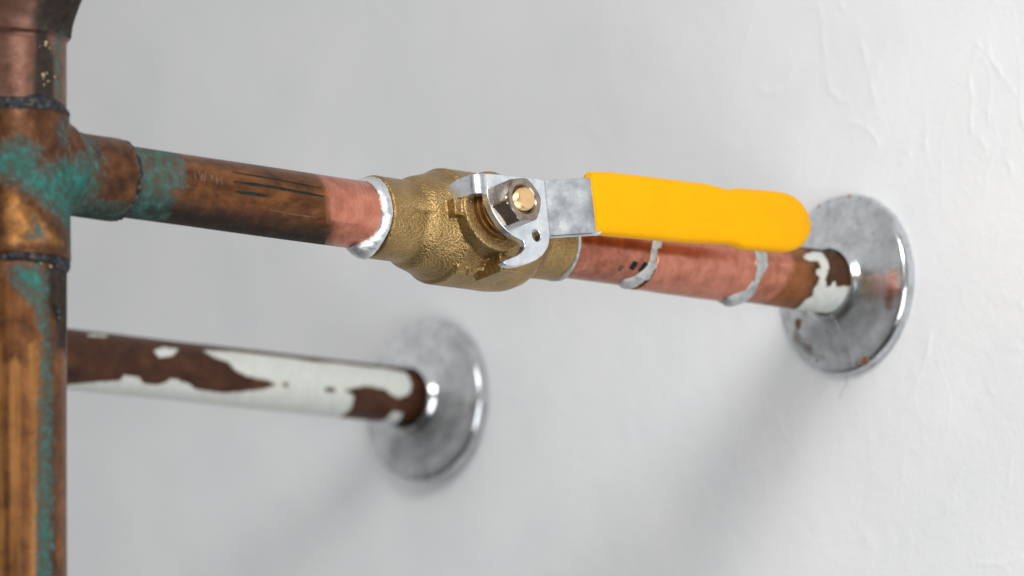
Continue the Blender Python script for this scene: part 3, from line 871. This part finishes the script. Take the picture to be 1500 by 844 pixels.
pr += [(35.9, 3.75), (36.3, 3.45), (36.5, 3.0), (36.55, 1.5)]
V, F = lathe(STEMF, pr, 64)
mk("stem", V, F, M_STEM, valve, sharp=20)

# solder at both ends of the valve
def sl(p): return -1.6 * max(0, -math.sin(p)) ** 3
joint_ring("solder_ring", PIPE, -221.5, 11.1, 1.9, 4.9, M_SOLD, valve, .5, skew=.35, drip=(math.radians(-78), .42, 2.0, 4.2, -1.6), seed=5, slope=sl, m=14)
joint_ring("solder_ring", PIPE, -139.4, 11.1, 1.5, 1.6, M_DULL, valve, .5, drip=(math.radians(-75), .3, .8, 2.2, .2), seed=6, m=12)

# ------------------------------------------------------------------ stub from valve to wall with coupling
stub = thing("copper_stub_pipe", (0, 0, 0), "pink scrubbed copper pipe with soldered coupling between the valve and the wall", "pipe")
V, F, S, P = tube(PIPE, np.arange(-152, 3, .6), 130, lambda S, P: 11.1 + .04 * np.sin(2 * P + S * .1))
pw = field(S, P, 11.1, UP_WHITE)
mk("pipe", V, F, M_STUB, stub, attrs=base_fields(len(V),
   clean=np.clip(np.minimum(-41 + 3 * np.sin(P * 2 + 1) - S, 6), -6, 6), paint=pw, ox=np.where(S < -103, .75, np.where(S > -56, .55, .2)),
   dark=np.clip((S + 27) * .5 + 1.0, -6, 1.2)))
V, F = lathe(PIPE, round_profile([(-103.5, 11.0), (-103.5, 11.95), (-57, 11.95), (-57, 11.0)], .4), 130, False)
# finer rings for the coupling so its relief reads
V, F, S, P = tube(PIPE, np.concatenate([[-103.6, -103.4], np.arange(-102.8, -57.5, .8), [-57.1, -56.9]]), 120,
                  lambda S, P: 11.95 - .5 * ((S < -103.5) | (S > -57)) + .05 * np.sin(3 * P + S * .15) + .03 * np.sin(5 * P - S * .4))
mk("coupling", V, F, M_STUB, stub, attrs=base_fields(len(V), clean=np.full(len(V), 4.0)))
def sl1(p): return -3.0 * max(0, -math.sin(p + .1)) ** 4 + .8 * math.sin(3 * p + 1)
joint_ring("solder_ring", PIPE, -104.2, 11.1, .95, 3.6, M_DULL, stub, 1.8, skew=.4, drip=(math.radians(-72), .35, .7, 5.0, -2.4), seed=8, m=12, slope=sl1)
def sl2(p): return -2.2 * max(0, -math.sin(p + .1)) ** 4 + 1.1 * math.sin(3 * p + .4)
joint_ring("solder_ring", PIPE, -55.6, 11.1, .95, 6.6, M_DULL, stub, 1.8, skew=-.45, drip=(math.radians(-82), .4, 1.5, 3.2, -2.0), seed=9, m=12, slope=sl2)
print_strip("ink_mark", [(-117.2, -36), (-117.4, -49)], 1.9, M_INKF, stub, n=6, taper=.1)
print_strip("ink_mark", [(-112.2, -26), (-112.9, -42)], 2.6, M_INK, stub, n=6, taper=.1)
print_strip("ink_mark", [(-107.6, -25), (-108.3, -44)], 2.8, M_INK, stub, n=6, taper=.1)

# ------------------------------------------------------------------ lower painted pipe
low = thing("painted_pipe", (LX, 0, LZ), "rusty brown pipe with peeling white paint running behind the riser into the wall", "pipe")
V, F, S, P = tube(LOWP, np.arange(-300, 3, .6), 130, lambda S, P: 11.1 + .05 * np.sin(2 * P + S * .08))
lw = field(S, P, 11.1, LOW_WHITE, LOW_HOLES)
lw = np.maximum(lw, np.where((S > -46) & (np.abs(P) > 1.75), 2, -6))
k = lw > 0
Vn = V + (V - (LOWP[0] + Y_ * S[:, None])) / 11.1 * (np.clip(lw, 0, .4) * .4)[:, None]
mk("pipe", Vn, F, M_OLD, low, attrs=base_fields(len(V), paint=lw))

# ------------------------------------------------------------------ split chrome wall flanges
RUST = [(-19.7, -11.6, 2.4), (10.9, -28.9, 1.5), (7.2, -29.8, .9), (5.6, 31.0, .9), (9.3, -19.6, .8), (12.0, -19, .5), (22, 8, .6), (-12, -26, .7), (-9.2, 29.8, 1.0), (3, -25, .6)]
def flange(cx, cz, label, rot, rust, deep=1.0):
    t = thing("wall_flange", (cx, 0, cz), label, "wall flange", "chrome wall flanges")
    prof = round_profile([(0.15, 31.2), (0.15, 32.4), (-2.6, 32.6), (-4.3, 31.6), (-5.0, 29.0), (-5.6, 25.0), (-7.2, 19.5), (-9.3, 14.6), (-10.8, 13.0), (-11.4, 12.0), (-10.6, 11.75), (-4, 11.75)], 1.1, 4)
    inner = [(-3.2, 12.6), (-8.5, 13.8), (-4.6, 24.5), (-3.4, 30.4)]
    pr = np.array(prof + inner); pr[:, 0] *= deep
    m = len(pr); n = 90
    for half in (0, 1):
        a0 = math.radians(rot) + math.pi * half + .0015; a1 = math.radians(rot) + math.pi * (half + 1) - .0015
        ph = np.linspace(a0, a1, n)
        S, P = np.meshgrid(np.arange(m), ph, indexing='ij')
        dx, dz = pr[S, 1] * np.cos(P), pr[S, 1] * np.sin(P)
        y = pr[S, 0].copy() - (.10 if half else 0) * (S < len(prof) - 1)
        P3 = np.stack([dx + cx, dz + 7, y * 0], -1)
        y = y - .22 * vnoise(P3, 9) - .12 * vnoise(P3 + 20, 4)
        y = np.minimum(y, .15)
        V = np.stack([cx + dx, y, cz + dz], -1).reshape(-1, 3)
        F = []
        for i in range(m):
            k = (i + 1) % m
            for j in range(n - 1):
                F.append([i * n + j, k * n + j, k * n + j + 1, i * n + j + 1])
        F.append([i * n for i in range(m)]); F.append([i * n + n - 1 for i in range(m)][::-1])
        ru = np.full(len(V), -4.0)
        for rx, rz, rr in rust:
            ru = np.maximum(ru, rr - np.hypot(dx.ravel() - rx, dz.ravel() - rz))
        mk("flange_half", V, F, M_CHROME, t, sharp=40, attrs={"rust": np.clip(ru, -4, 4)})
    return t
flange(0, 0, "rust spotted chrome wall flange behind the tip of the yellow handle", -82, RUST)
_f = flange(LX, LZ, "clean chrome wall flange around the end of the peeling white pipe", -75, [(-14, -18, .5), (12, 22, .5)], 1.2)
_f.rotation_euler.z = math.radians(6.0); _f.location.y = -.0036; _f.location.z -= .0014; _f.location.x += .0014      # sits loose, tipped off the wall on its left

scene.render.engine = 'CYCLES'
